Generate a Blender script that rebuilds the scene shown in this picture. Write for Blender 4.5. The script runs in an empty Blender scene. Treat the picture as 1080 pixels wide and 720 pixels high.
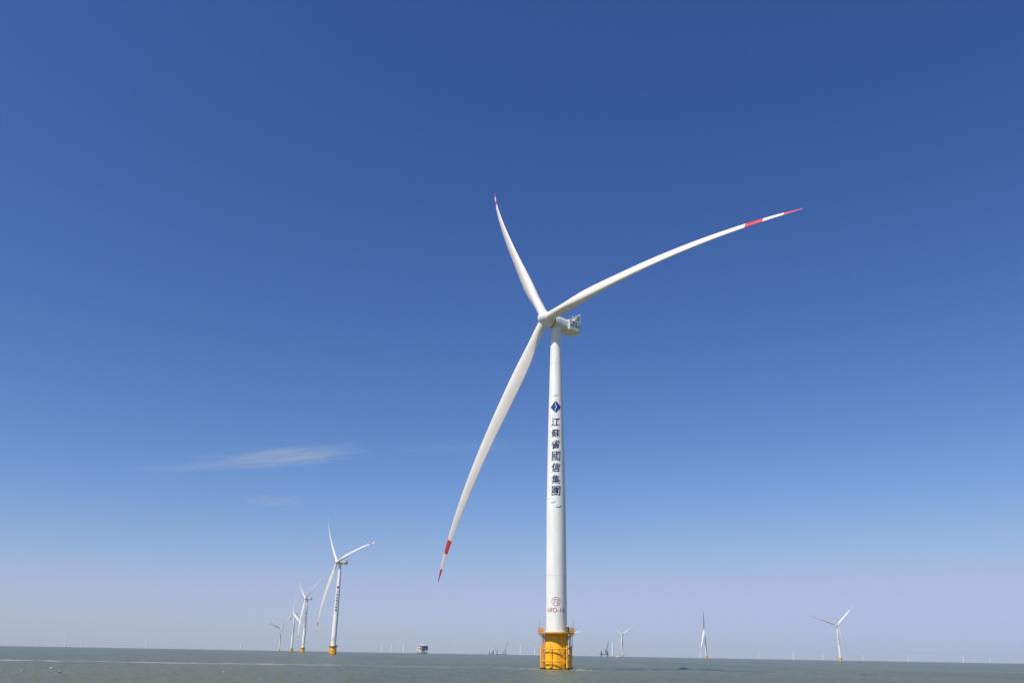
import bpy, bmesh, math, random
import numpy as np
from mathutils import Vector, Matrix
random.seed(4); rng = np.random.default_rng(7)
sc = bpy.context.scene
COL = sc.collection
R = math.radians
PI = math.pi

# ------------------------------------------------------------------ camera
EYE = Vector((0, 0, 3.32))
PITCH, ROLL, FPX = 0.35848, 0.01728, 880.0
cd = bpy.data.cameras.new('camera'); cam = bpy.data.objects.new('camera', cd); COL.objects.link(cam)
F = Vector((0, math.cos(PITCH), math.sin(PITCH))); X = Vector((1, 0, 0)); U = X.cross(F)
X2 = X*math.cos(ROLL)+U*math.sin(ROLL); U2 = U*math.cos(ROLL)-X*math.sin(ROLL)
m = Matrix((X2, U2, -F)).transposed().to_4x4(); m.translation = EYE
cam.matrix_world = m
cd.sensor_width = 36; cd.lens = 36*FPX/1080; cd.clip_start = 0.1; cd.clip_end = 90000
sc.camera = cam

# ------------------------------------------------------------------ light
SUN_EL, SUN_AZ = R(56), R(45)          # sun behind the camera, to its left
SUN_STRENGTH, SKY_STRENGTH, EXPOSURE = 5.0, 0.093, 0.10
w = bpy.data.worlds.new('World'); sc.world = w; w.use_nodes = True
nt = w.node_tree; nt.nodes.clear()
sky = nt.nodes.new('ShaderNodeTexSky'); sky.sky_type = 'NISHITA'; sky.sun_disc = False
sky.sun_elevation = SUN_EL; sky.sun_rotation = R(180)+SUN_AZ
sky.altitude = 0; sky.air_density = 1.0; sky.dust_density = 0.18; sky.ozone_density = 9.0
bg = nt.nodes.new('ShaderNodeBackground'); bg.inputs[1].default_value = SKY_STRENGTH
wo = nt.nodes.new('ShaderNodeOutputWorld')
# clear autumn air: a slightly deeper blue than the model's default
sp = nt.nodes.new('ShaderNodeSeparateColor'); cb = nt.nodes.new('ShaderNodeCombineColor')
pw = nt.nodes.new('ShaderNodeMath'); pw.operation = 'POWER'; pw.inputs[1].default_value = 1.46
pg = nt.nodes.new('ShaderNodeMath'); pg.operation = 'POWER'; pg.inputs[1].default_value = 1.26
ms = []
for v in (.80, .745, 1.13):
    q = nt.nodes.new('ShaderNodeMath'); q.operation = 'MULTIPLY'; q.inputs[1].default_value = v; ms.append(q)
nt.links.new(sky.outputs[0], sp.inputs[0]); nt.links.new(sp.outputs[0], pw.inputs[0]); nt.links.new(pw.outputs[0], ms[0].inputs[0])
nt.links.new(sp.outputs[1], pg.inputs[0]); nt.links.new(pg.outputs[0], ms[1].inputs[0]); nt.links.new(sp.outputs[2], ms[2].inputs[0])
for k, (top, soft) in enumerate(((4.35, 3.0), (5.15, 3.0), (7.5, 2.0))):          # the low sky never gets brighter than this
    q = nt.nodes.new('ShaderNodeMath'); q.operation = 'SMOOTH_MIN'; q.inputs[1].default_value = top; q.inputs[2].default_value = soft
    nt.links.new(ms[k].outputs[0], q.inputs[0]); nt.links.new(q.outputs[0], cb.inputs[k])
nt.links.new(cb.outputs[0], bg.inputs[0]); nt.links.new(bg.outputs[0], wo.inputs[0])
to_sun = Vector((-math.sin(SUN_AZ)*math.cos(SUN_EL), -math.cos(SUN_AZ)*math.cos(SUN_EL), math.sin(SUN_EL)))
sl = bpy.data.lights.new('sun', 'SUN'); sl.energy = SUN_STRENGTH; sl.angle = R(0.5); sl.color = (1, .955, .87)
so = bpy.data.objects.new('sun', sl); COL.objects.link(so); so.rotation_euler = to_sun.to_track_quat('Z', 'Y').to_euler()
so.location = (0, 0, 300)
sc.view_settings.view_transform = 'Standard'; sc.view_settings.look = 'None'
sc.view_settings.exposure = EXPOSURE; sc.view_settings.gamma = 1; sc.view_settings.use_curve_mapping = False
sc.cycles.volume_bounces = 0; sc.cycles.max_bounces = 6; sc.cycles.volume_max_steps = 64

# ------------------------------------------------------------------ materials
def mat(name, col, rough=.5, metal=0, dirt=None, dscale=1.0, damt=.0, coat=0, bump=0, spec=.5):
    m = bpy.data.materials.new(name); m.use_nodes = True; t = m.node_tree; b = t.nodes['Principled BSDF']
    b.inputs['Base Color'].default_value = (*col, 1); b.inputs['Roughness'].default_value = rough
    b.inputs['Metallic'].default_value = metal; b.inputs['Coat Weight'].default_value = coat
    b.inputs['Specular IOR Level'].default_value = spec
    if dirt:
        tc = t.nodes.new('ShaderNodeTexCoord'); mp = t.nodes.new('ShaderNodeMapping')
        mp.inputs['Scale'].default_value = (dscale, dscale, dscale*.18)      # streaks run down
        n = t.nodes.new('ShaderNodeTexNoise'); n.inputs['Scale'].default_value = 1.0; n.inputs['Detail'].default_value = 6
        n.inputs['Roughness'].default_value = .65
        r = t.nodes.new('ShaderNodeValToRGB'); r.color_ramp.elements[0].position = .42; r.color_ramp.elements[1].position = .75
        mu = t.nodes.new('ShaderNodeMath'); mu.operation = 'MULTIPLY'; mu.inputs[1].default_value = damt
        mx = t.nodes.new('ShaderNodeMix'); mx.data_type = 'RGBA'
        mx.inputs[6].default_value = (*col, 1); mx.inputs[7].default_value = (*dirt, 1)
        L = t.links.new
        L(tc.outputs['Object'], mp.inputs[0]); L(mp.outputs[0], n.inputs[0]); L(n.outputs[0], r.inputs[0])
        L(r.outputs[0], mu.inputs[0]); L(mu.outputs[0], mx.inputs[0]); L(mx.outputs[2], b.inputs['Base Color'])
        if bump:
            bp = t.nodes.new('ShaderNodeBump'); bp.inputs['Strength'].default_value = bump; bp.inputs['Distance'].default_value = .02
            L(n.outputs[0], bp.inputs['Height']); L(bp.outputs[0], b.inputs['Normal'])
    return m
M = {}
M['tower'] = mat('tower_paint', (.86, .85, .80), .38, dirt=(.50, .47, .40), dscale=.9, damt=.30)
M['seam'] = mat('tower_seam', (.62, .62, .59), .5)
M['blade'] = mat('blade_paint', (.77, .71, .645), .40, dirt=(.55, .50, .44), dscale=.35, damt=.25)
M['red'] = mat('red_band', (.62, .045, .05), .4, dirt=(.45, .06, .06), dscale=1, damt=.3)
M['hub'] = mat('hub_paint', (.78, .78, .755), .36, dirt=(.5, .5, .45), dscale=.8, damt=.2)
M['nacelle'] = mat('nacelle_paint', (.74, .755, .69), .42, dirt=(.42, .42, .36), dscale=.9, damt=.3)
M['seal'] = mat('dark_seal', (.10, .085, .075), .7)
M['dark'] = mat('dark_grille', (.035, .037, .045), .6)
M['grey'] = mat('galvanised', (.42, .43, .43), .45, .6, dirt=(.22, .2, .18), dscale=2, damt=.4)
M['yellow'] = mat('yellow_paint', (.93, .46, .003), .45, dirt=(.50, .17, .01), dscale=1.1, damt=.6, bump=.15)
M['orange'] = mat('orange_paint', (.72, .34, .03), .5, dirt=(.35, .12, .03), dscale=2.4, damt=.6)
M['rail'] = mat('pale_rail', (.74, .66, .52), .5, dirt=(.5, .3, .15), dscale=4, damt=.5)
M['ladder'] = mat('weathered_ladder', (.50, .38, .33), .6, dirt=(.3, .14, .08), dscale=4, damt=.6)
M['growth'] = mat('marine_growth', (.028, .026, .018), .85, dirt=(.07, .065, .04), dscale=5, damt=.8, bump=.8)
M['blue'] = mat('blue_paint', (.003, .034, .25), .45)
M['navy'] = mat('navy_lettering', (.008, .013, .10), .5)
M['bird'] = mat('slate_bird_paint', (.05, .055, .12), .5)
M['maroon'] = mat('maroon_lettering', (.34, .09, .11), .55)
M['white'] = mat('white_steel', (.72, .72, .70), .45, dirt=(.45, .38, .30), dscale=.35, damt=.5)
M['slate'] = mat('slate_cladding', (.10, .125, .15), .5, dirt=(.05, .05, .06), dscale=.3, damt=.5)
M['brown'] = mat('brown_jacket', (.33, .16, .075), .6, dirt=(.12, .07, .05), dscale=.3, damt=.6)
M['hull'] = mat('dark_blue_hull', (.03, .04, .11), .45, dirt=(.12, .06, .05), dscale=.2, damt=.5)
M['boom'] = mat('crane_boom_steel', (.12, .08, .13), .5)
M['glass'] = mat('dark_window', (.03, .04, .05), .12)
M['float'] = mat('float_plastic', (.45, .50, .44), .5, dirt=(.2, .2, .14), dscale=6, damt=.6)
M['rope'] = mat('dark_rope', (.05, .05, .045), .8)

# ------------------------------------------------------------------ mesh builder
class MB:
    def __init__(s): s.v = []; s.f = []; s.mi = []; s.sm = []
    def add(s, vs, fs, mi=0, smooth=False):
        o = len(s.v); s.v += [tuple(v) for v in vs]
        for k, f in enumerate(fs):
            s.f.append([i+o for i in f]); s.mi.append(mi if not callable(mi) else mi(k)); s.sm.append(smooth)
    def box(s, c, size, rz=0, mi=0, bev=0):
        hx, hy, hz = [a/2 for a in size]; ca, sa = math.cos(rz), math.sin(rz)
        if bev <= 0:
            pts = [(x, y, z) for z in (-hz, hz) for x, y in ((-hx, -hy), (hx, -hy), (hx, hy), (-hx, hy))]; n = 4; rings = 2
        else:
            b = bev; pts = []
            for z, q in ((-hz, b), (-hz+b, 0), (hz-b, 0), (hz, b)):
                x, y, e = hx-q, hy-q, max(b-q, .0)+b*.4
                pts += [(px, py, z) for px, py in ((-x+e, -y), (x-e, -y), (x, -y+e), (x, y-e), (x-e, y), (-x+e, y), (-x, y-e), (-x, -y+e))]
            n = 8; rings = 4
        pts = [(c[0]+x*ca-y*sa, c[1]+x*sa+y*ca, c[2]+z) for x, y, z in pts]
        fs = [list(range(n))[::-1], [n*(rings-1)+i for i in range(n)]]
        for r in range(rings-1):
            fs += [[r*n+i, r*n+(i+1) % n, (r+1)*n+(i+1) % n, (r+1)*n+i] for i in range(n)]
        s.add(pts, fs, mi)
    def tube(s, a, b, r, n=8, mi=0, r2=None, cap=True):
        a = Vector(a); b = Vector(b); r2 = r if r2 is None else r2
        d = (b-a).normalized(); x = d.orthogonal().normalized(); y = d.cross(x)
        vs = [a+(x*math.cos(2*PI*i/n)+y*math.sin(2*PI*i/n))*r for i in range(n)]+[b+(x*math.cos(2*PI*i/n)+y*math.sin(2*PI*i/n))*r2 for i in range(n)]
        s.add(vs, [[i, (i+1) % n, n+(i+1) % n, n+i] for i in range(n)], mi, n > 6)
        if cap: s.add(vs, [list(range(n))[::-1], list(range(n, 2*n))], mi)
    def path(s, pts, r, n=8, mi=0):
        for a, b in zip(pts[:-1], pts[1:]): s.tube(a, b, r, n, mi)
    def lathe(s, prof, n=48, mi=0, c=(0, 0, 0), smooth=True, caps=(True, True)):
        vs = []
        for z, r in prof: vs += [(c[0]+r*math.cos(2*PI*i/n), c[1]+r*math.sin(2*PI*i/n), c[2]+z) for i in range(n)]
        fs = []; 
        for k in range(len(prof)-1): fs += [[k*n+i, k*n+(i+1) % n, (k+1)*n+(i+1) % n, (k+1)*n+i] for i in range(n)]
        g = (lambda q: mi(q//n)) if callable(mi) else mi
        s.add(vs, fs, g, smooth)
        L = len(prof)-1
        if caps[0]: s.add(vs[:n], [list(range(n))[::-1]], mi(0) if callable(mi) else mi)
        if caps[1]: s.add(vs[L*n:], [list(range(n))], mi(L-1) if callable(mi) else mi)
    def build(s, name, mats, parent=None):
        me = bpy.data.meshes.new(name); me.from_pydata(s.v, [], s.f)
        if not isinstance(mats, (list, tuple)): mats = [mats]
        for q in mats: me.materials.append(q)
        me.polygons.foreach_set('material_index', s.mi); me.polygons.foreach_set('use_smooth', s.sm); me.update()
        o = bpy.data.objects.new(name, me); COL.objects.link(o); o.parent = parent
        return o
def tag(o, label=None, cat=None, group=None, kind=None):
    if label: o['label'] = label
    if cat: o['category'] = cat
    if group: o['group'] = group
    if kind: o['kind'] = kind
    return o
def empty(name, loc, rz=0):
    o = bpy.data.objects.new(name, None); COL.objects.link(o); o.location = loc; o.rotation_euler = (0, 0, rz); o.empty_display_size = 2
    return o

# ------------------------------------------------------------------ the sea: one sheet of real waves out to the horizon
def build_sea():
    fine = np.radians(np.linspace(-43, 43, 760)); back = np.radians(np.linspace(43, 317, 70))[1:-1]
    ang = np.concatenate([fine, back]); na = len(ang)
    rs = [2.0]
    while rs[-1] < 20000:
        r = rs[-1]
        rs.append(r+(1.0 if r < 88 else .33 if r < 150 else r*.0023 if r < 320 else r*.0046 if r < 1500 else r*.012))
    rr = np.array(rs); nr = len(rr)
    Rg, Ag = np.meshgrid(rr, ang, indexing='ij'); x = Rg*np.sin(Ag); y = Rg*np.cos(Ag)
    z = np.zeros_like(x)
    wind = R(38)
    step = np.maximum(np.gradient(rr)[:, None]*1.0, Rg*np.radians(86/760))
    for k in range(54):
        lam = 1.1*(14/1.1)**((k/53)**1.0); a = .0085*lam**.50*rng.uniform(.6, 1.3)
        th = wind+rng.normal(0, .62); ph = rng.uniform(0, 2*PI); kk = 2*PI/lam
        fade = np.clip((lam/step-2.2)/2.5, 0, 1)
        env = .65+.35*np.sin(x*rng.uniform(-.02, .02)+y*rng.uniform(-.02, .02)+rng.uniform(0, 6))
        s_ = np.sin(kk*(x*np.sin(th)+y*np.cos(th))+ph)
        z += a*fade*env*(s_+.25*(s_*s_-.5))
    z -= .02
    n = nr*na; co = np.empty((n+1, 3)); co[:n, 0] = x.ravel(); co[:n, 1] = y.ravel(); co[:n, 2] = z.ravel(); co[n] = (0, 0, 0)
    i = np.arange(nr-1)[:, None]*na; j = np.arange(na)[None, :]; j2 = (j+1) % na
    q = np.stack([i+j, i+na+j, i+na+j2, i+j2], -1).reshape(-1, 4)[:, ::-1]
    tri = np.stack([np.full(na, n), np.arange(na), (np.arange(na)+1) % na], -1)[:, ::-1]
    me = bpy.data.meshes.new('sea'); me.vertices.add(n+1); me.vertices.foreach_set('co', co.ravel())
    nl = q.size+tri.size; me.loops.add(nl); me.loops.foreach_set('vertex_index', np.concatenate([q.ravel(), tri.ravel()]).astype(np.int32))
    nf = len(q)+len(tri); me.polygons.add(nf)
    ls = np.concatenate([np.arange(len(q))*4, q.size+np.arange(len(tri))*3]).astype(np.int32)
    me.polygons.foreach_set('loop_start', ls)
    me.polygons.foreach_set('use_smooth', np.ones(nf, bool))
    me.update(calc_edges=True); me.validate()
    if me.polygons[0].normal.z < 0: me.flip_normals()
    o = bpy.data.objects.new('sea', me); COL.objects.link(o); tag(o, kind='structure')
    m = bpy.data.materials.new('sea_water'); m.use_nodes = True; t = m.node_tree; b = t.nodes['Principled BSDF']; L = t.links.new
    b.inputs['Roughness'].default_value = .16; b.inputs['IOR'].default_value = 1.333
    geo = t.nodes.new('ShaderNodeNewGeometry')
    def noise(scale, sx, sy, detail=4, rot=0):
        mp = t.nodes.new('ShaderNodeMapping'); mp.inputs['Scale'].default_value = (sx, sy, 1); mp.inputs['Rotation'].default_value = (0, 0, rot)
        n_ = t.nodes.new('ShaderNodeTexNoise'); n_.inputs['Scale'].default_value = scale; n_.inputs['Detail'].default_value = detail
        L(geo.outputs['Position'], mp.inputs[0]); L(mp.outputs[0], n_.inputs[0]); return n_.outputs[0]
    def ramp(v, p0, p1, c0, c1):
        r = t.nodes.new('ShaderNodeValToRGB'); r.color_ramp.elements[0].position = p0; r.color_ramp.elements[1].position = p1
        r.color_ramp.elements[0].color = (*c0, 1); r.color_ramp.elements[1].color = (*c1, 1); L(v, r.inputs[0]); return r.outputs[0]
    silt = ramp(noise(.012, 1, .25, 5, .1), .35, .7, (.096, .112, .054), (.142, .142, .072))
    # the tide line: a thin drift of silt and foam lying across the water
    sep = t.nodes.new('ShaderNodeSeparateXYZ'); L(geo.outputs['Position'], sep.inputs[0])
    def math_(op, a, b_=None, c=None):
        n_ = t.nodes.new('ShaderNodeMath'); n_.operation = op
        for k, v in enumerate((a, b_, c)):
            if v is None: continue
            if isinstance(v, (int, float)): n_.inputs[k].default_value = v
            else: L(v, n_.inputs[k])
        return n_.outputs[0]
    wob = math_('MULTIPLY', math_('SUBTRACT', noise(.03, 1, 1, 4), .5), 10)
    yl = math_('ADD', math_('MULTIPLY', sep.outputs[0], TIDE[0]), TIDE[1])
    d = math_('ABSOLUTE', math_('SUBTRACT', math_('ADD', sep.outputs[1], wob), yl))
    band = t.nodes.new('ShaderNodeMapRange'); band.interpolation_type = 'SMOOTHSTEP'
    L(d, band.inputs[0]); band.inputs[1].default_value = 7.5; band.inputs[2].default_value = 1.5; band.inputs[3].default_value = 0; band.inputs[4].default_value = 1
    fx = t.nodes.new('ShaderNodeMapRange'); L(sep.outputs[0], fx.inputs[0]); fx.inputs[1].default_value = 30; fx.inputs[2].default_value = -90
    pat = t.nodes.new('ShaderNodeMapRange'); L(noise(.09, 1, 1, 5), pat.inputs[0]); pat.inputs[1].default_value = .33; pat.inputs[2].default_value = .6
    bm_ = math_('MULTIPLY', math_('MULTIPLY', band.outputs[0], fx.outputs[0]), math_('ADD', math_('MULTIPLY', pat.outputs[0], .35), .6))
    mx = t.nodes.new('ShaderNodeMix'); mx.data_type = 'RGBA'; L(bm_, mx.inputs[0]); L(silt, mx.inputs[6]); mx.inputs[7].default_value = (.40, .36, .33, 1)
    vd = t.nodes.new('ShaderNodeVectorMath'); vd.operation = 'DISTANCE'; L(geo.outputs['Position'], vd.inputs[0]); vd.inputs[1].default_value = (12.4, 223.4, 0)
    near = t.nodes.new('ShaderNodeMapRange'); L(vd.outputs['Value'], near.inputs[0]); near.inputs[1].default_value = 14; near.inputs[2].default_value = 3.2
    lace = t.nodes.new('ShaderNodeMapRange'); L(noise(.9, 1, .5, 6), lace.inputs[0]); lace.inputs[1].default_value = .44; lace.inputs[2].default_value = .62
    wash_reflection = math_('MULTIPLY', math_('MULTIPLY', near.outputs[0], lace.outputs[0]), .75)  # pile foam; its pale colour also paints in the tower's broken reflection
    mf = t.nodes.new('ShaderNodeMix'); mf.data_type = 'RGBA'; L(wash_reflection, mf.inputs[0]); L(mx.outputs[2], mf.inputs[6]); mf.inputs[7].default_value = (.62, .63, .58, 1)
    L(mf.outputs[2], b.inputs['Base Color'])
    rg = math_('ADD', math_('MULTIPLY', noise(.02, 1, .3, 4, .1), .20), .20); L(rg, b.inputs['Roughness'])
    hsum = math_('ADD', math_('ADD', noise(1.7, 1, 1, 5, .6), math_('MULTIPLY', noise(6.0, 1, 1.4, 3, .3), .35)), math_('MULTIPLY', noise(.45, 1, .8, 3, .6), 1.9))
    bp = t.nodes.new('ShaderNodeBump'); bp.inputs['Strength'].default_value = .55; bp.inputs['Distance'].default_value = .30
    L(hsum, bp.inputs['Height']); L(bp.outputs[0], b.inputs['Normal'])
    me.materials.append(m)
    return o
TIDE = (.12, 236.0)
build_sea()

# ------------------------------------------------------------------ haze: one even closed box of air
def build_haze():
    mb = MB(); mb.box((0, 0, 96.5), (42000, 42000, 199)); o = mb.build('haze', [])
    m = bpy.data.materials.new('haze_air'); m.use_nodes = True; t = m.node_tree; t.nodes.clear()
    v = t.nodes.new('ShaderNodeVolumePrincipled'); v.inputs['Color'].default_value = (.72, .79, .97, 1)
    v.inputs['Density'].default_value = 2.4e-5; v.inputs['Anisotropy'].default_value = .0
    out = t.nodes.new('ShaderNodeOutputMaterial'); t.links.new(v.outputs[0], out.inputs['Volume'])
    o.data.materials.append(m); tag(o, kind='stuff'); return o
build_haze()

# ------------------------------------------------------------------ wind turbine geometry (all real metres, base at the waterline)
HUBZ, OVER, TILT, BLADE = 93.23, 3.90, 0.12537, 82.47
RP = 2.95                                                         # pile radius
def tower_r(z):
    pts = [(8.9, 2.68), (22, 2.64), (40, 2.58), (58, 2.26), (73, 1.88), (86, 1.53), (91.2, 1.46)]
    for (a, ra), (b, rb) in zip(pts[:-1], pts[1:]):
        if z <= b: return ra+(rb-ra)*(z-a)/(b-a)
    return pts[-1][1]
FACE = math.atan2(-224.6, -12.6)                                  # bearing the lettering faces
def make_pile():
    mb = MB()
    mb.lathe([(-9, RP), (.22, RP), (8.35, RP), (8.4, RP-.03)], 72, mi=lambda k: 1 if k == 0 else 0)
    return mb.build('pile', [M['yellow'], M['growth']])
def make_cage():
    """stand-off frame round the pile: two ring beams, uprights, short struts and anode blocks"""
    mb = MB(); rr = RP+.62
    for z in (4.85, 1.95):
        pts = [(rr*math.cos(a), rr*math.sin(a), z) for a in np.linspace(0, 2*PI, 41)]
        mb.path(pts, .13, 8)
        for k in range(8):
            a = FACE+.2+k*PI/4; mb.tube((RP*math.cos(a)*.99, RP*math.sin(a)*.99, z), (rr*math.cos(a), rr*math.sin(a), z), .09, 8)
    for a, z1 in ((-.42, 6.0), (.62, 8.2), (1.5, 8.2), (-1.4, 8.2), (2.6, 8.2), (-2.5, 8.2)):
        x, y = (RP+.28 if z1 > 7 else rr)*math.cos(FACE+a), (RP+.28 if z1 > 7 else rr)*math.sin(FACE+a)
        mb.tube((x, y, -3), (x, y, z1), .11 if z1 > 7 else .12, 8)
    for a in (-1.05, -.42, .9, 2.4, -2.4):
        c = (rr*math.cos(FACE+a), rr*math.sin(FACE+a)); mb.box((c[0], c[1], .22), (.75, .5, .5), FACE+a, 1, .06)
    return mb.build('ring_frame', [M['yellow'], M['growth']])
def make_landing(a, mats, sp=.85, off=.85):
    """boat landing: two vertical fender tubes with stand-off arms"""
    mb = MB(); e = Vector((math.cos(a), math.sin(a), 0)); t = Vector((-e.y, e.x, 0))
    for s_ in (-sp, sp):
        p = e*(RP+off)+t*s_
        mb.tube(p+Vector((0, 0, -4)), p+Vector((0, 0, 5.45)), .23, 14)
        for z in (5.0, 3.3, 1.6):
            mb.tube(p+Vector((0, 0, z)), e*(RP-.1)+t*s_*.9+Vector((0, 0, z+.0)), .12, 8)
        mb.lathe([(0, .23), (.1, .2), (.16, .08)], 14, c=(p.x, p.y, 5.45))
        mb.box((p.x, p.y, .15), (.6, .6, .5), a, 1, .08)
    return mb.build('boat_landing', mats)
def make_ladder(a, z0=-1, z1=9.6, cage=True):
    mb = MB(); e = Vector((math.cos(a), math.sin(a), 0)); t = Vector((-e.y, e.x, 0))
    for s_ in (-.25, .25): mb.tube(e*(RP+.62)+t*s_+Vector((0, 0, z0)), e*(RP+.62)+t*s_+Vector((0, 0, z1)), .045, 6)
    z = z0+.2
    while z < z1-.1:
        mb.tube(e*(RP+.62)-t*.25+Vector((0, 0, z)), e*(RP+.62)+t*.25+Vector((0, 0, z)), .025, 5); z += .3
    if cage:
        for z in np.arange(5.3, 8.1, .55):
            pts = [e*(RP+.62)+(e*math.sin(q)*.62+t*math.cos(q)*.38)+Vector((0, 0, z)) for q in np.linspace(0, PI, 9)]; mb.path(pts, .028, 5)
        for q in np.linspace(.2, PI-.2, 5):
            p = e*(RP+.62)+(e*math.sin(q)*.62+t*math.cos(q)*.38); mb.tube(p+Vector((0, 0, 5.3)), p+Vector((0, 0, 8.0)), .02, 5)
    return mb.build('ladder', M['ladder'])
PR = 4.2
def make_platform():
    mb = MB()
    # main round deck plus two landing bays to the sides
    mb.lathe([(8.4, RP-.1), (8.4, PR), (8.43, PR+.06), (8.72, PR+.06), (8.75, PR), (8.75, 2.5)], 48, smooth=False, caps=(False, False))
    for s_ in (-1, 1):
        a = FACE+s_*PI/2
        mb.box(((PR-.1)*math.cos(a), (PR-.1)*math.sin(a), 8.575), (1.3, 2.3, .34), a)
        for t_ in (-.9, .9):
            e = Vector((math.cos(a), math.sin(a), 0)); t = Vector((-e.y, e.x, 0))
            mb.tube(e*(PR+.3)+t*t_+Vector((0, 0, 8.4)), e*(RP-.05)+t*t_*.9+Vector((0, 0, 7.2)), .09, 8)
    for k in range(12):
        a = k*PI/6; mb.tube((PR*.97*math.cos(a), PR*.97*math.sin(a), 8.4), ((RP-.03)*math.cos(a), (RP-.03)*math.sin(a), 7.5), .06, 6)
    return mb.build('platform', M['orange'])
def make_railing():
    mb = MB()
    N = 40
    for z in (8.75+.55, 8.75+1.1):
        mb.path([((PR-.06)*math.cos(a), (PR-.06)*math.sin(a), z) for a in np.linspace(0, 2*PI, N+1)], .028, 6)
    for k in range(N//2):
        a = k*4*PI/N; mb.tube(((PR-.06)*math.cos(a), (PR-.06)*math.sin(a), 8.75), ((PR-.06)*math.cos(a), (PR-.06)*math.sin(a), 9.87), .028, 6)
    return mb.build('railing', M['rail'])
def make_basket(a):
    """gated side bay: close orange bars and kick plates with a lamp post"""
    mb = MB(); e = Vector((math.cos(a), math.sin(a), 0)); t = Vector((-e.y, e.x, 0)); b = Vector((0, 0, 8.75))
    o0, o1 = PR-.75, PR+.3
    P = [e*o0-t*1.1, e*o1-t*1.1, e*o1+t*1.1, e*o0+t*1.1]
    for p, q in zip(P[:-1], P[1:]):
        for z in (.4, .75, 1.15): mb.tube(p+b+Vector((0, 0, z)), q+b+Vector((0, 0, z)), .04, 6)
        n = 7
        for k in range(n+1):
            c = p.lerp(q, k/n); mb.tube(c+b, c+b+Vector((0, 0, 1.17)), .035, 6)
        c = (p+q)/2+b; d = q-p; mb.box((c.x, c.y, c.z+.17), (d.length, .03, .3), math.atan2(d.y, d.x))
    c = e*(PR-.2)+b
    mb.box((c.x, c.y, c.z+.45), (.55, .7, .88), a, 0, .04)
    return mb.build('gate_cage', M['orange'])
def make_lamp(a):
    mb = MB(); e = Vector((math.cos(a), math.sin(a), 0)); c = e*(PR+.15)
    mb.tube(c+Vector((0, 0, 8.75)), c+Vector((0, 0, 11.0)), .05, 8); mb.lathe([(0, .1), (.08, .13), (.26, .12), (.34, .04)], 12, c=(c.x, c.y, 11.0))
    return mb.build('lamp_post', M['orange'])
def make_cabinet():
    a = FACE+1.0; e = Vector((math.cos(a), math.sin(a), 0)); c = e*3.35
    mb = MB(); mb.box((c.x, c.y, 8.75+.62), (.62, .8, 1.22), a, 0, .05); mb.box((c.x, c.y, 9.99), (.5, .5, .12), a, 0)
    o = mb.build('winch_cabinet', M['dark'])
    mb = MB(); mb.lathe([(0, .12), (.05, .22), (.3, .22), (.45, .1)], 16, c=(c.x, c.y, 10.05)); l = mb.build('lamp', M['white'], o)
    return o
def make_tower():
    mb = MB(); zs = sorted(set([8.7, 8.9, 91.2, 91.75]+list(np.linspace(9, 91, 42))))
    mb.lathe([(z, tower_r(min(max(z, 8.9), 91.2))) for z in zs], 96)
    for z in (22.6, 42.3, 65.2, 80.5):
        r = tower_r(z); mb.lathe([(z-.05, r+.001), (z-.035, r+.014), (z+.035, r+.014), (z+.05, r+.001)], 96, mi=1, smooth=False)
    mb.lathe([(8.75, 2.9), (8.95, 2.9), (9.0, 2.85), (9.0, 2.6)], 72, smooth=False, mi=1)
    return mb.build('tower', [M['tower'], M['seam']])
def wrap(bm, name, material, off=.02, parent=None):
    """bend a flat drawing (x = across, z = height) round the tower"""
    xs = [v.co.x for v in bm.verts]
    for x in np.arange(min(xs)+.12, max(xs), .12):
        bmesh.ops.bisect_plane(bm, geom=bm.verts[:]+bm.edges[:]+bm.faces[:], plane_co=(x, 0, 0), plane_no=(1, 0, 0))
    for v in bm.verts:
        z = v.co.z; r = tower_r(z)+off+v.co.y; a = FACE+v.co.x/tower_r(z); v.co = (r*math.cos(a), r*math.sin(a), z)
    me = bpy.data.meshes.new(name); bm.to_mesh(me); bm.free(); me.materials.append(material)
    o = bpy.data.objects.new(name, me); COL.objects.link(o); o.parent = parent; return o
def glyph(bm, ch, x, z, wdt, hgt, weight=0.0, shear=0.0, y=0.0):
    c = bpy.data.curves.new('g', 'FONT'); c.body = ch; c.offset = weight; c.resolution_u = 4
    o = bpy.data.objects.new('g', c); COL.objects.link(o); bpy.context.view_layer.update()
    me = bpy.data.meshes.new_from_object(o.evaluated_get(bpy.context.evaluated_depsgraph_get()))
    co = np.array([v.co for v in me.vertices]); lo, hi = co.min(0), co.max(0)
    vs = []
    for v in co:
        u, t_ = (v[0]-lo[0])/(hi[0]-lo[0])-.5, (v[1]-lo[1])/(hi[1]-lo[1])-.5
        if shear: q = u; u += .035*math.sin(7*t_+8*shear*10); t_ += .035*math.sin(6*q+50*shear)     # brush wobble
        vs.append(bm.verts.new((x+(u+shear*t_)*wdt, y, z+(t_+shear*.5*u)*hgt)))
    for p in me.polygons:
        try: bm.faces.new([vs[i] for i in p.vertices])
        except ValueError: pass
    bpy.data.objects.remove(o); bpy.data.curves.remove(c); bpy.data.meshes.remove(me)
def poly(bm, pts): bm.faces.new([bm.verts.new((x, 0, z)) for x, z in pts])
def make_lettering():
    bm = bmesh.new()
    rows = [('江', 64.6, 62.0), ('蘇', 61.4, 58.9), ('省', 58.3, 55.7), ('國', 55.2, 52.4), ('信', 52.0, 49.3), ('集', 48.7, 46.1), ('團', 45.7, 42.9)]
    for k, (ch, z1, z0) in enumerate(rows): 
        for j, (dx, dz) in enumerate(((-1, .3), (0, -.5), (1, .5), (.0, 1))): wt = .035 if ch in '蘇國團集' else .07; glyph(bm, ch, -.08+dx*wt, (z0+z1)/2+dz*wt, 2.3, z1-z0-.3, 0, (.09, .05, .12, .06, .08, .05, .07)[k], j*.003)
    return wrap(bm, 'lettering', M['navy'])
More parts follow.
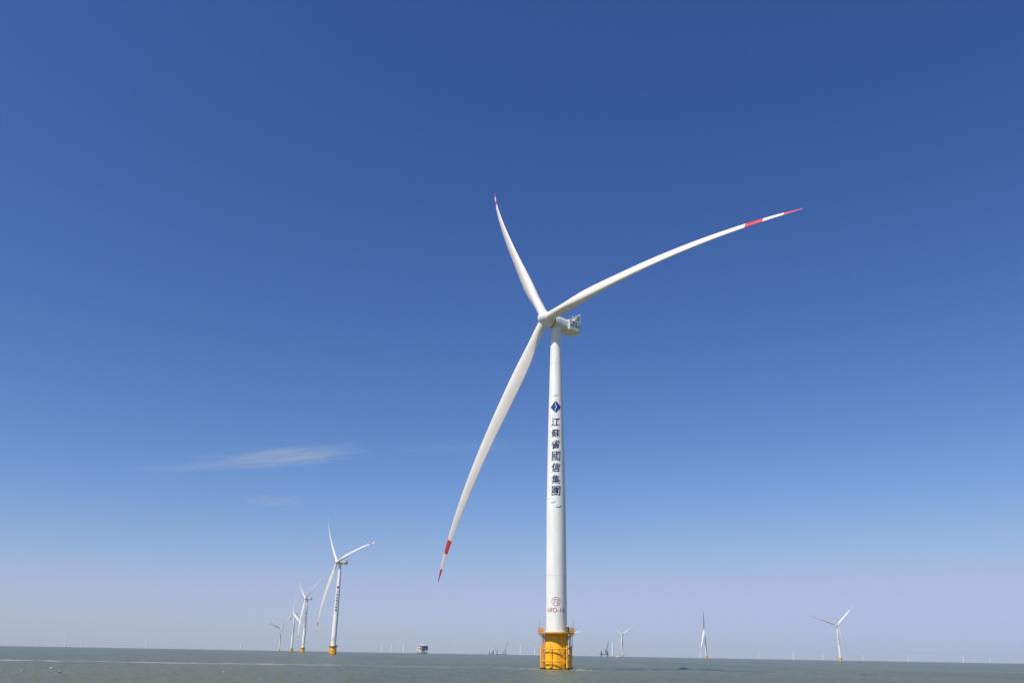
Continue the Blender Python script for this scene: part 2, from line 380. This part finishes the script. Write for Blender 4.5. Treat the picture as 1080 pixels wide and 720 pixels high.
def make_number():
    bm = bmesh.new()
    for j, dx in enumerate((-.012, .012)):
        glyph(bm, 'HFD-14', -.2+dx, 14.05, 4.7, 1.12, y=j*.003); glyph(bm, '73', -.12+dx, 16.15, 1.3, 1.15, y=j*.003)
    for k in range(40):
        a, b = 2*PI*k/40, 2*PI*(k+1)/40
        poly(bm, [(-.12+r*math.cos(t), 16.15+r*math.sin(t)) for r, t in ((1.0, a), (1.13, a), (1.13, b), (1.0, b))])
    return wrap(bm, 'number', M['maroon'])
def make_emblem():
    bm = bmesh.new(); cx, cz, hw, hh = -.05, 67.65, 1.55, 1.75
    g = [(0, .80), (-.06, .42), (.16, .02), (-.10, -.34), (-.12, -.80)]      # white split through the middle
    for s_ in (-1, 1):
        pts = [(cx+hw*gx+s_*.13*(1-abs(gz)*.9), cz+hh*gz) for gx, gz in g]
        top, bot = (cx+s_*.05, cz+hh), (cx+s_*.05, cz-hh); side = (cx+s_*hw, cz)
        ring = [top]+pts+[bot]
        for a, b in zip(ring[:-1], ring[1:]): poly(bm, [a, b, side])
    return wrap(bm, 'emblem', M['blue'])
def make_bird(bx, bz, s_):
    bm = bmesh.new()
    up = [(-.95, -.22), (-.55, .02), (-.1, -.02), (.15, -.12), (.35, .12), (.62, .28), (.95, .32)]
    lo = [(-.95, -.22), (-.45, -.16), (.0, -.24), (.22, -.30), (.38, -.08), (.62, .16), (.95, .32)]
    P = [(bx+x*s_*.92, bz+z*s_) for x, z in up]; Q = [(bx+x*s_*.92, bz+z*s_) for x, z in lo]
    poly(bm, [P[0], P[1], Q[1]][::-1])
    for i in range(1, 5): poly(bm, [P[i], P[i+1], Q[i+1], Q[i]][::-1])
    poly(bm, [P[5], P[6], Q[5]][::-1])
    bmesh.ops.remove_doubles(bm, verts=bm.verts[:], dist=.001)
    return wrap(bm, 'painted_bird', M['bird'])
# nacelle frame: +X points back away from the rotor, +Y to the side, origin on the tower axis
def section(x, y0, y1, z0, z1, p, n=32):
    cy, cz, hy, hz = (y0+y1)/2, (z0+z1)/2, (y1-y0)/2, (z1-z0)/2; out = []
    for i in range(n):
        a = 2*PI*(i+.5)/n; c, s_ = math.cos(a), math.sin(a)
        out.append((x, cy+hy*math.copysign(abs(c)**(2/p), c), cz+hz*math.copysign(abs(s_)**(2/p), s_)))
    return out
def loft(mb, secs, mi=0, smooth=True):
    n = len(secs[0]); vs = [v for s_ in secs for v in s_]
    fs = [[k*n+i, (k+1)*n+i, (k+1)*n+(i+1) % n, k*n+(i+1) % n] for k in range(len(secs)-1) for i in range(n)]
    mb.add(vs, fs, mi, smooth); mb.add(secs[0], [list(range(n))], mi); mb.add(secs[-1], [list(range(n))[::-1]], mi)
NZ = dict(bot=91.55, top=95.35)
def make_nacelle():
    mb = MB(); b, t = NZ['bot'], NZ['top']
    loft(mb, [section(-1.55, -1.6, 1.6, b+.3, t-.1, 2.3), section(-1.1, -1.75, 1.75, b+.1, t, 2.6), section(0, -1.8, 1.8, b-.05, t, 3),
              section(1.7, -1.75, 1.75, b, t-.15, 3.6), section(2.6, -1.85, 1.85, b+.25, t-.45, 5), section(3.3, -2.1, 2.1, b+.5, t-.6, 9)])
    # rear housing with chamfered back corners
    hw, z0, z1 = 2.3, 91.75, 94.75
    pl = [(3.0, -1.9), (3.35, -hw), (6.9, -hw), (8.3, -1.4), (8.3, 1.4), (6.9, hw), (3.35, hw), (3.0, 1.9)]
    n = len(pl); c = .07
    def ring(z, q): return [((x-5.5)*(1-q)+5.5, y*(1-q), z) for x, y in pl]
    vs = ring(z0, .03)+ring(z0+c, 0)+ring(z1-c, 0)+ring(z1, .03)
    fs = [list(range(n))[::-1], [3*n+i for i in range(n)]]
    for r in range(3): fs += [[r*n+i, r*n+(i+1) % n, (r+1)*n+(i+1) % n, (r+1)*n+i] for i in range(n)]
    mb.add(vs, fs)
    mb.box((5.2, 0, z1+.12), (3.4, 3.6, .24), 0, 0, .05)
    for s_ in (-1, 1):                                        # standing panel ribs
        for x in (4.3, 5.3, 6.3): mb.box((x, s_*(hw+.012), (z0+z1)/2), (.06, .03, 2.75))
    for x in (4.3, 5.6, 6.9): mb.box((x, 0, z0-.012), (.05, 4.2, .03))
    nac = mb.build('nacelle', M['nacelle'])
    for s_ in (-1, 1):
        for (x0, x1, a, b2) in ((3.75, 4.2, 92.95, 93.3), (4.5, 5.15, 93.95, 94.4), (5.5, 6.2, 93.0, 93.4), (6.45, 7.0, 93.05, 93.4), (4.3, 5.15, 93.3, 93.55), (5.5, 6.15, 94.05, 94.35)):
            mb = MB(); w_ = x1-x0; y = s_*(hw+.015); c = ((x0+x1)/2, y, (a+b2)/2)
            mb.box(c, (w_, .05, b2-a))
            for z in np.arange(a+.05, b2-.02, .1): mb.box((c[0], y+s_*.03, z), (w_-.06, .03, .035))
            mb.build('vent', M['dark'], nac)
    mb = MB(); mb.box((8.31, 0, 93.3), (.05, 2.2, 1.5)); mb.build('rear_hatch', M['dark'], nac)
    # radiator rack standing on the rear housing
    mb = MB(); zt = z1+2.75
    for y in np.linspace(-2.0, 2.0, 6): mb.tube((7.6, y, z1), (7.75, y, zt), .07, 6)
    for z in np.linspace(z1+.35, zt, 4): mb.tube((7.6+.15*(z-z1)/2.75, -2.0, z), (7.6+.15*(z-z1)/2.75, 2.0, z), .07, 6)
    for y in (-2.0, -.7, .7, 2.0):
        mb.tube((7.72, y, zt-.1), (5.1, y, z1), .08, 6); mb.tube((6.4, y, z1+1.32), (7.68, y, z1+1.3), .055, 6); mb.tube((6.4, y, z1+1.32), (6.4, y, z1), .055, 6)
        mb.tube((6.4, y, z1+1.32), (7.6, y, z1+.1), .045, 6)
    for z, x in ((z1+1.32, 6.4), (z1+.68, 5.75)): mb.tube((x, -2.0, z), (x, 2.0, z), .06, 6)
    mb.tube((7.7, 1.2, zt), (7.7, 1.2, zt+.7), .03, 6); mb.tube((7.7, .9, zt+.55), (7.7, 1.5, zt+.55), .025, 6)
    rack = mb.build('cooler_rack', M['hub'], nac)
    mb = MB()
    for y in (-1.58, -.79, 0, .79, 1.58): mb.box((7.55, y, z1+1.45), (.22, .66, 2.2), 0, 0, .03)
    mb.build('radiator', M['dark'], nac)
    return nac
def make_hub():
    # local +Z is the rotor axis pointing upwind, origin at the hub centre
    mb = MB()
    prof = [(-2.15, 1.62), (-2.1, 1.80), (-1.6, 1.97), (-.6, 2.05), (.5, 2.0), (1.2, 1.78), (1.75, 1.40), (2.1, .98), (2.32, .5), (2.38, .06)]
    mb.lathe(prof, 48)
    for k in range(3):                                         # blade collars
        a = k*2*PI/3; e = Vector((math.cos(a), math.sin(a), 0))
        mb.tube(e*1.2, e*2.28, 1.52, 32, r2=1.42); 
    hub = mb.build('hub', M['hub'])
    mb = MB(); mb.lathe([(-2.5, 1.72), (-2.1, 1.70)], 40); mb.build('bearing_seal', M['seal'], hub)
    return hub
def interp(s_, pts):
    for (a, va), (b, vb) in zip(pts[:-1], pts[1:]):
        if s_ <= b:
            t = (s_-a)/(b-a); return va+(vb-va)*t
    return pts[-1][1]
def smooth_i(s_, pts): return (interp(s_-.02, pts)+interp(s_, pts)*2+interp(s_+.02, pts))/4
CH = [(0, 2.65), (.05, 2.65), (.10, 3.15), (.15, 3.95), (.20, 4.5), (.27, 4.4), (.4, 3.8), (.55, 3.1), (.7, 2.35), (.85, 1.55), (.93, 1.05), (.975, .6), (1, .10)]
TH = [(0, 1.0), (.045, 1.0), (.10, .76), (.16, .55), (.22, .43), (.35, .31), (.55, .21), (.8, .18), (1, .16)]
TW = [(0, -6), (.1, -10), (.2, -14), (.35, -20), (.6, -22), (1, -24)]
def make_blade(cone, bend, swp, bend3=.09576, pitch=0, name='blade'):
    """local X along the blade, Y in the rotor plane towards the trailing edge, Z upwind; origin at the hub centre"""
    mb = MB(); n = 28; secs = []; ss = [.018, .03, .045]+list(np.linspace(.06, .3, 17))+list(np.linspace(.32, .9, 42))
    marks = [.842, .893, .95]; ss = sorted([s_ for s_ in ss if all(abs(s_-q) > .004 for q in marks)]+marks+[.925, .938, .97, .98, .99, .996, 1.0])
    for s_ in ss:
        c, th, tw = smooth_i(s_, CH), smooth_i(s_, TH), R(smooth_i(s_, TW)+pitch); circ = max(0, min(1, (.13-s_)/.09)); out = []
        for i in range(n):
            a = 2*PI*i/n
            xc = .5*(1-math.cos(a)); yt = 5*th*(.2969*math.sqrt(max(xc, 0))-.126*xc-.3516*xc**2+.2843*xc**3-.1015*xc**4)
            up = 1 if a < PI else -1
            ax, az = (xc-.32)*c, (up*yt+.02*math.sin(PI*xc))*c
            bx, bz = -math.cos(a)*1.325, math.sin(a)*1.325
            px, pz = ax*(1-circ)+bx*circ, az*(1-circ)+bz*circ
            y = px*math.cos(tw)-pz*math.sin(tw); z = px*math.sin(tw)+pz*math.cos(tw)
            out.append((BLADE*s_, y+swp*BLADE*s_*s_, z+BLADE*(cone*s_-bend*s_*s_-bend3*s_**3)))
        secs.append(out)
    vs = [v for q in secs for v in q]; nn = len(secs); fs = []; mi = []
    for k in range(nn-1):
        sm = (ss[k]+ss[k+1])/2; red = (.842 < sm < .893) or sm > .95
        for i in range(n): fs.append([k*n+i, k*n+(i+1) % n, (k+1)*n+(i+1) % n, (k+1)*n+i]); mi.append(1 if red else 0)
    mb.add(vs, fs, lambda q: mi[q], True); mb.add(secs[-1], [list(range(n))], 1); mb.add(secs[0], [list(range(n))[::-1]], 0)
    o = mb.build(name, [M['blade'], M['red']])
    return o

def rotor_matrix(psi, ph):
    n = Vector((math.sin(psi)*math.cos(TILT), -math.cos(psi)*math.cos(TILT), math.sin(TILT)))
    u = Vector((math.cos(psi), math.sin(psi), 0)); v = n.cross(u)
    if v.z < 0: v = -v
    return n, u, v
def set_pose(parts, psi, ph, scale=1.0):
    """turn the head of one turbine: nacelle yaw psi, rotor azimuth ph (radians)"""
    n, u, v = rotor_matrix(psi, ph)
    hubp = Vector((0, 0, HUBZ))+n*OVER
    for kind, o in parts:
        if kind == 'nacelle':
            bx = Vector((-math.sin(psi), math.cos(psi), 0)); by = Vector((0, 0, 1)).cross(bx)
            o.matrix_local = Matrix((bx, by, Vector((0, 0, 1)))).transposed().to_4x4()
        elif kind == 'hub':
            e = u*math.cos(ph)+v*math.sin(ph); q = Matrix((e, n.cross(e), n)).transposed().to_4x4(); q.translation = hubp; o.matrix_local = q
        elif kind.startswith('blade'):
            a = ph+int(kind[5])*2*PI/3; e = u*math.cos(a)+v*math.sin(a); t = -u*math.sin(a)+v*math.cos(a)
            q = Matrix((e, t, e.cross(t))).transposed().to_4x4(); q.translation = hubp; o.matrix_local = q@Matrix.Diagonal((*([scale]*3), 1))

# ------------------------------------------------------------------ the big turbine
BASE = (12.591, 224.647, 0)
big = empty('wind_turbine', BASE)
tag(big, 'large white wind turbine in front, towering over the sea on its bright yellow pile', 'wind turbine', 'wind turbines standing in the sea')
PARTS = []
def part(kind, o): o.parent = big; PARTS.append((kind, o)); return o
pile = part('pile', make_pile())
make_cage().parent = pile
for a, q in ((FACE-1.75, .85), (FACE+1.08, 1.15)): make_landing(a, [M['yellow'], M['growth']], q, .85 if q < 1 else .65).parent = pile
for a in (FACE-1.28, FACE+1.36): make_ladder(a).parent = pile
plat = part('platform', make_platform()); make_railing().parent = plat
for a in (FACE-PI/2, FACE+PI/2): make_basket(a).parent = plat; make_lamp(a).parent = plat
part('cabinet', make_cabinet())
tower = part('tower', make_tower())
for fn in (make_emblem, make_lettering, make_number): fn().parent = tower
for q in ((0, 71.0, .95), (-.75, 41.35, .95), (.75, 40.2, 1.1)): make_bird(*q).parent = tower
part('nacelle', make_nacelle()); part('hub', make_hub())
CONE, BEND = .08, .03345
for k, (db, sw) in enumerate(((.00342, 0), (.01253, .04627), (-.01595, -.02228))):
    part('blade%d' % k, make_blade(CONE, BEND+db, sw))
set_pose(PARTS, -.92635, .02077)

# ------------------------------------------------------------------ copies of it across the sea
far_blade = make_blade(CONE, BEND, .008); far_mesh = far_blade.data; idle_blade = make_blade(.07, -.03, 0, 0, -62); idle_mesh = idle_blade.data; bpy.data.objects.remove(idle_blade); bpy.data.objects.remove(far_blade)
def copy_part(o, parent, deep):
    c = o.copy(); COL.objects.link(c); c.parent = parent
    if deep:
        for g in o.children: copy_part(g, c, True)
    return c
def copy_turbine(x, y, psi, ph, label, group, level, skip=()):
    r = big.copy(); COL.objects.link(r); r.location = (x, y, 0); tag(r, label, 'wind turbine', group)
    ps = []
    for kind, o in PARTS:
        if kind in skip or (level > 1 and kind in ('cabinet',)): continue
        if level > 0 and kind == 'tower': c = copy_part(o, r, level < 2)
        else: c = copy_part(o, r, level < 2)
        if kind.startswith('blade'): c.data = idle_mesh if psi == -101 else far_mesh
        ps.append((kind, c))
    set_pose(ps, R(psi), R(ph), .93)
    if level > 1:                                              # the far rows are a stockier make: wider towers, broader blades
        for kind, c in ps:
            if kind in ('tower', 'pile', 'platform'): c.scale = (1.6, 1.6, 1)
            elif kind.startswith('blade'): c.matrix_local = c.matrix_local@Matrix.Diagonal((1.10, 2.6, 3.0, 1))
            elif kind in ('nacelle', 'hub'): c.matrix_local = c.matrix_local@Matrix.Diagonal((1.3, 1.3, 1.3, 1)) if kind == 'hub' else c.matrix_local
    return r
GN = 'wind turbines standing in the sea'; GF = 'distant wind turbines along the horizon'
NEAR = [
 (-181.8, 932.0, -52, 12, 'second largest white turbine with lettered tower, tallest of the row left of the big one', GN, 0),
 (-368.6, 1609.4, -56, 29, 'white turbine just left of the second largest one, dark cooler on its nacelle', GN, 1),
 (-552.1, 2283.8, -54, 97, 'white turbine on orange pile with one blade pointing straight up, third in the left row', GN, 1),
 (-995.7, 3897.5, -124, 15, 'smallest turbine of the left row, farthest left with blades in a wide Y', GN, 1),
 (511.8, 3916.0, -50, 30, 'white turbine right of the crane barge, two blades raised like a V', GN, 1),
 (689.5, 3073.0, -101, 60, 'white turbine seen nearly edge on, midway between big turbine and right edge', GN, 1),
 (911.1, 2429.6, 8, 42, 'white turbine standing alone at right, largest right of the big tower', GN, 1),
 (297.0, 4246.1, -35, 17, 'turbine hidden behind the big tower, one blade tip showing beside the yellow platform', GN, 1),
]
for x, y, ps, ph, lb, g, lv in NEAR: copy_turbine(x, y, ps, ph, lb, g, lv)
FARS = [
 (-5885.6, 11166.7, -55.0, 12.2, 'faint far turbine nearest the left edge of the picture'),
 (-4173.8, 8417.4, -41.4, 85.4, 'faint far turbine, left one of the close pair near the left edge'),
 (-4660.6, 9761.5, -43.8, 92.8, 'faint far turbine, right one of the close pair near the left edge'),
 (-3940.3, 9733.4, -61.3, 32.5, 'faint far turbine alone midway between left edge pair and the left row'),
 (-2755.8, 9229.0, -53.8, 4.5, 'faint far turbine a little left of the row of lettered turbines'),
 (-1526.2, 10837.5, -54.4, 8.2, 'faint far turbine, left one of three beside the boxy offshore platform'),
 (-1365.9, 10540.8, -44.8, 113.7, 'faint far turbine, middle one of three beside the boxy offshore platform'),
 (-1072.6, 9278.4, -68.0, 11.2, 'faint far turbine closest to the boxy offshore platform on its left side'),
 (145.6, 9454.9, -62.1, 13.5, 'faint far turbine between the distant crane vessels and the big turbine'),
 (310.5, 9877.0, -66.6, 12.5, 'faint far turbine just left of the yellow pile of the big turbine'),
 (738.5, 6206.2, -83.3, 27.4, 'hazy turbine rising directly behind the jack-up barge crane'),
 (2259.3, 10380.7, -65.1, 70.0, 'faint far turbine just left of the edge-on white turbine foot'),
 (4187.2, 14789.3, -48.3, 104.5, 'faint far turbine, first one right of the edge-on white turbine'),
 (3364.8, 10440.0, -96.7, 80.9, 'faint far turbine with upright blade, midway between edge-on turbine and right turbine'),
 (4866.5, 13699.5, -73.9, 109.0, 'faint far turbine just left of the large turbine at right'),
 (5819.3, 14541.3, -87.1, 31.4, 'faint far turbine just right of the large turbine at right'),
 (6433.3, 14261.9, 38.5, 88.3, 'faint far turbine alone between the large right turbine and the last pair'),
 (6193.2, 12067.9, -67.7, 22.7, 'faint far turbine, left one of the last pair near the right edge'),
 (8132.7, 14975.6, -81.1, 18.3, 'faint far turbine nearest the right edge of the picture'),
]
for x, y, ps, ph, lb in FARS:
    x *= .91; y *= .91
    copy_turbine(x, y, ps, ph, lb, GF, 2).location.z = -(x*x+y*y)/12.742e6       # feet dip behind the curve of the earth
# turbines still being built: only the tower stands on its pile
for x, y, s_, lb in ((-189.0, 9300.0, .50, 'short bare white tower behind the left distant crane vessel'),
                     (-132.0, 9700.0, .62, 'bare white tower section between the two distant crane vessels'),
                     (2.0, 9500.0, 1.0, 'tall bare turbine tower without blades beside the right distant crane vessel')):
    r = empty('turbine_tower', (x, y, 0)); tag(r, lb, 'turbine tower', 'bare turbine towers still being built')
    for kind, o in PARTS:
        if kind in ('pile', 'tower', 'platform'):
            c = o.copy(); COL.objects.link(c); c.parent = r
            if kind == 'tower': c.scale = (1, 1, s_); c.location = (0, 0, 8.7*(1-s_))

# ------------------------------------------------------------------ offshore substation
def build_substation():
    r = empty('offshore_substation', (-275, 2900, 0), R(-50)); tag(r, 'boxy offshore platform, pale on one side and slate grey on the other, on brown legs', 'offshore platform')
    mb = MB()
    for x in (-12, 0, 12):
        for y in (-10, 10):
            mb.tube((x*1.15, y*1.15, -5), (x, y, 6), .9, 12)
    for y in (-10, 10):
        for x0, x1 in ((-12, 0), (0, 12)):
            mb.tube((x0*1.1, y*1.1, .8), (x1, y, 5.6), .4, 8); mb.tube((x1*1.1, y*1.1, .8), (x0, y, 5.6), .4, 8)
    for x in (-12, 12): mb.tube((x*1.1, -11, .8), (x, 10, 5.6), .4, 8); mb.tube((x*1.1, 11, .8), (x, -10, 5.6), .4, 8)
    mb.build('jacket', M['brown'], r)
    mb = MB()
    for z, q in ((6, .3), (12.2, 0), (18.4, 0), (25.2, .2)): mb.box((0, 0, z), (31+q*4, 25+q*4, .7), 0)
    for x in (-14.6, -5, 5, 14.6):
        for y in (-11.8, 11.8): mb.tube((x, y, 6), (x, y, 25), .45, 8)
    mb.build('deck', M['white'], r)
    mb = MB(); mb.box((9.2, 0, 21.8), (11, 23.4, 5.9)); mb.box((9.2, 0, 15.4), (11, 23.4, 5.3)); mb.build('slate_housing', M['slate'], r)
    mb = MB(); mb.box((2.5, -3, 9.1), (8, 17, 5.4)); mb.box((-5.6, 0, 15.3), (17, 20, 5.2)); mb.box((-6.2, 0, 21.8), (17, 22, 5.6))
    for k in range(3): mb.box((12.5, -8+k*8, 9.1), (2.4, 3, 5))
    mb.build('pale_housing', M['white'], r)
    mb = MB()
    for k in range(6): mb.box((-4+k*1.4, -10.1, 9.6), (.7, .3, 1.2))
    for z in (9.6, 15.6, 22):
        for k in range(5): mb.box((-14.75, -7+k*3.4, z), (.3, 1.1, 1.2))
    mb.build('window', M['glass'], r)
    mb = MB(); mb.tube((3, -3, 25.5), (3, -3, 30), .9, 12); mb.box((3, -3, 30.6), (2.6, 2.2, 2)); mb.tube((3, -3, 31.2), (-7, -8, 28.6), .4, 8); mb.build('crane', M['white'], r)
    mb = MB(); mb.box((7, 4, 26.9), (8, 9, 2.6), 0, 0, .2); mb.tube((11, 9, 25), (11, 9, 33), .22, 8)
    for k in range(20):
        a = k/19; 
        for y in (-12.2, 12.2): mb.tube((-15+30*a, y, 25.5), (-15+30*a, y, 26.7), .07, 5)
    for y in (-12.2, 12.2): mb.tube((-15, y, 26.7), (15, y, 26.7), .08, 5)
    mb.build('roof_plant', M['white'], r)
build_substation()

# ------------------------------------------------------------------ jack-up crane barges
def lattice(mb, a, b, w0, w1, n, r=.25):
    a = Vector(a); b = Vector(b); d = (b-a).normalized(); x = d.orthogonal().normalized(); y = d.cross(x); prev = None
    for k in range(n+1):
        c = a.lerp(b, k/n); w_ = w0+(w1-w0)*k/n; cur = [c+(x*i+y*j)*w_/2 for i, j in ((1, 1), (-1, 1), (-1, -1), (1, -1))]
        if prev:
            for i in range(4): mb.tube(prev[i], cur[i], r, 5); mb.tube(prev[i], cur[(i+1) % 4], r*.6, 4)
        for i in range(4): mb.tube(cur[i], cur[(i+1) % 4], r*.6, 4)
        prev = cur
def jackup(loc, rz, label, L_, hullz, leg_top, boom_to, group, boom=M['boom'], hullm=M['hull']):
    r = empty('jack_up_barge', loc, rz); tag(r, label, 'crane barge', group)
    W_ = L_*.42
    mb = MB(); pl = [(-L_/2, -W_/2), (L_/2-4, -W_/2), (L_/2, -W_/2+4), (L_/2, W_/2-4), (L_/2-4, W_/2), (-L_/2, W_/2)]; n = 6
    vs = [(x*.97, y*.97, hullz) for x, y in pl]+[(x, y, hullz+1) for x, y in pl]+[(x, y, hullz+5) for x, y in pl]
    mb.add(vs, [list(range(n))[::-1], list(range(12, 18))]+[[q*n+i, q*n+(i+1) % n, (q+1)*n+(i+1) % n, (q+1)*n+i] for q in (0, 1) for i in range(n)]); mb.build('hull', hullm, r)
    for x in (-L_*.38, L_*.38):
        for y in (-W_*.36, W_*.36):
            mb = MB(); mb.tube((x, y, -6), (x, y, leg_top), 1.7, 14); mb.build('leg', hullm, r)
            mb = MB(); mb.box((x, y, hullz+7.5), (6, 6, 5), 0, 0, .3); mb.build('jacking_house', boom, r)
    mb = MB(); mb.box((-L_*.24, 0, hullz+8), (L_*.16, W_*.6, 6), 0, 0, .2); mb.box((-L_*.25, 0, hullz+12.5), (L_*.12, W_*.5, 3), 0, 0, .2); mb.box((-L_*.25, 0, hullz+15), (6, 8, 2.4), 0, 0, .2)
    cb = mb.build('cabin', M['white'], r)
    mb = MB(); mb.box((-L_*.19+.02, 0, hullz+12.8), (.12, W_*.45, 1.1)); mb.build('window', M['glass'], cb)
    cx = L_*.2
    mb = MB(); mb.tube((cx, 0, hullz+5), (cx, 0, hullz+15), 2.6, 14); mb.box((cx-1, 0, hullz+18), (9, 7, 6), 0, 0, .3); lattice(mb, (cx-3, 0, hullz+20), (cx-6, 0, hullz+36), 4, 1.5, 4, .3)
    cr = mb.build('crane', boom, r)
    mb = MB(); lattice(mb, (cx+3, 0, hullz+18), boom_to, 5, 2, 14, .42); mb.tube((cx-6, 0, hullz+36), boom_to, .18, 5)
    mb.tube(boom_to, (boom_to[0], boom_to[1], hullz+30), .12, 5); mb.build('boom', boom, cr)
    return r
GB = 'jack-up crane barges on the horizon'
jackup((659, 6000, 0), R(4), 'jack-up barge standing on tall legs with lattice crane raised beside a hazy turbine', 56, 13, 37, (28, -4, 92), GB)
jackup((-161, 9300, 0), R(12), 'left crane vessel of the distant pair, low dark hull with short raised boom', 60, 3, 34, (52, 0, 62), GB)
jackup((-52, 9250, 0), R(-6), 'right crane vessel of the distant pair with tall boom leaning to the bare tower', 118, 2, 46, (68, 0, 128), GB)

# ------------------------------------------------------------------ small craft and floats
def boat(loc, rz, label, L_, hullm, cabm, grp=None):
    r = empty('work_boat', loc, rz); tag(r, label, 'boat', grp); W_ = L_*.26; H_ = L_*.11
    st = [(-.5, .8, 1), (-.3, 1, 1), (.1, 1, 1.02), (.33, .72, 1.2), (.5, .04, 1.5)]; mb = MB(); secs = []
    for x, w_, h in st: secs.append([(x*L_, w_*W_/2*a, b*H_*h if b > 0 else b*H_) for a, b in ((-1, 1), (-.92, .2), (-.5, -.6), (.5, -.6), (.92, .2), (1, 1))])
    n = 6; vs = [v for s_ in secs for v in s_]; fs = [[k*n+i, k*n+(i+1) % n, (k+1)*n+(i+1) % n, (k+1)*n+i] for k in range(4) for i in range(n)]
    mb.add(vs, fs); mb.add(secs[0], [list(range(n))]); mb.build('hull', hullm, r)
    mb = MB(); mb.box((-.12*L_, 0, H_*1.9), (L_*.3, W_*.7, H_*1.9), 0, 0, .1); mb.box((-.08*L_, 0, H_*3.3), (L_*.17, W_*.55, H_*1.1), 0, 0, .1); c = mb.build('cabin', cabm, r)
    mb = MB(); mb.box((.008*L_, 0, H_*3.4), (.06, W_*.48, H_*.5)); mb.build('window', M['glass'], c)
    mb = MB(); mb.tube((-.1*L_, 0, H_*3.8), (-.1*L_, 0, H_*6.5), .08, 6); mb.tube((-.1*L_, -W_*.2, H_*5.6), (-.1*L_, W_*.2, H_*5.6), .06, 6); mb.build('mast', M['grey'], r)
boat((-202, 7600, 0), R(70), 'tiny red boat on the horizon left of the distant crane vessels', 16, M['red'], M['red'])
boat((1473, 5800, 0), R(20), 'tiny white boat on the horizon right of the edge-on turbine', 17, M['white'], M['white'])
def fishing_float(x, y, s_, rz, label):
    r = empty('fishing_float', (x, y, .02), rz); tag(r, label, 'float', 'pale fishing floats on the water'); s_ *= .62
    mb = MB(); prof = [(-.42, .05), (-.36, .15), (-.2, .22), (0, .235), (.2, .22), (.36, .15), (.42, .05)]
    mb.lathe([(z*s_, q*s_) for z, q in prof], 20); o = mb.build('float_body', M['float'], r); o.rotation_euler = (R(82), 0, R(15)); o.location = (0, 0, .12)
    mb = MB(); mb.lathe([(.0, .245*s_), (.05*s_, .245*s_)], 20); mb.path([(0, .3*s_*math.cos(a)*.5, .42*s_+.12*s_*math.sin(a)) for a in np.linspace(0, PI, 9)], .025*s_, 6)
    q = mb.build('rope', M['rope'], o)
for x, y, s_, rz, lb in ((-65.7, 122.1, .8, .3, 'small pale float leftmost on the water near the left edge'), (-71.1, 140.4, 1.0, 1.2, 'small pale float farthest from the viewer of the three at lower left'),
                        (-60.1, 121.2, 1.1, -.2, 'small pale float rightmost of the three at lower left'), (-42.7, 135.5, .8, .9, 'small pale float alone on the water below the left row of turbines')):
    fishing_float(x, y, s_, rz, lb)

# ------------------------------------------------------------------ thin high cirrus, real volumes far above the haze
def cirrus(loc, size, rz, dens, seed):
    bm = bmesh.new(); bmesh.ops.create_icosphere(bm, subdivisions=4, radius=1)
    me = bpy.data.meshes.new('cloud'); bm.to_mesh(me); bm.free()
    o = bpy.data.objects.new('cloud', me); COL.objects.link(o); o.location = loc; o.scale = size; o.rotation_euler = (0, 0, rz); tag(o, kind='structure')
    m = bpy.data.materials.new('cirrus'); m.use_nodes = True; t = m.node_tree; t.nodes.clear(); L = t.links.new
    tc = t.nodes.new('ShaderNodeTexCoord'); mp = t.nodes.new('ShaderNodeMapping'); mp.inputs['Scale'].default_value = (1.5, 3.2, .6); mp.inputs['Rotation'].default_value = (0, 0, .35); mp.inputs['Location'].default_value = (seed, seed*2, 0)
    n = t.nodes.new('ShaderNodeTexNoise'); n.inputs['Scale'].default_value = 1; n.inputs['Detail'].default_value = 6; n.inputs['Roughness'].default_value = .6; n.inputs['Distortion'].default_value = 1.3
    L(tc.outputs['Object'], mp.inputs[0]); L(mp.outputs[0], n.inputs[0])
    mr = t.nodes.new('ShaderNodeMapRange'); mr.inputs[1].default_value = .40; mr.inputs[2].default_value = .80; L(n.outputs[0], mr.inputs[0])
    ln = t.nodes.new('ShaderNodeVectorMath'); ln.operation = 'LENGTH'; L(tc.outputs['Object'], ln.inputs[0])
    fo = t.nodes.new('ShaderNodeMapRange'); fo.interpolation_type = 'SMOOTHSTEP'; fo.inputs[1].default_value = 1.0; fo.inputs[2].default_value = .15; L(ln.outputs['Value'], fo.inputs[0])
    mu = t.nodes.new('ShaderNodeMath'); mu.operation = 'MULTIPLY'; L(mr.outputs[0], mu.inputs[0]); L(fo.outputs[0], mu.inputs[1])
    m2 = t.nodes.new('ShaderNodeMath'); m2.operation = 'MULTIPLY'; m2.inputs[1].default_value = dens; L(mu.outputs[0], m2.inputs[0])
    v = t.nodes.new('ShaderNodeVolumeScatter'); L(m2.outputs[0], v.inputs['Density']); v.inputs['Color'].default_value = (.80, .91, 1, 1)
    out = t.nodes.new('ShaderNodeOutputMaterial'); L(v.outputs[0], out.inputs['Volume']); me.materials.append(m)
cirrus((-4000, 13780, 3000), (2400, 820, 60), R(-23), 5.2e-3, 1.3)
cirrus((-3300, 13100, 3000), (1500, 420, 40), R(-26), 5.0e-3, 3.9)
cirrus((-5900, 14700, 3000), (1300, 500, 50), R(-18), 2.4e-3, 4.1)
cirrus((-5100, 18000, 3000), (900, 900, 40), R(-10), 3.0e-3, 7.7)
cirrus((-700, 12700, 3000), (1500, 600, 40), R(-14), 1.1e-3, 2.6)
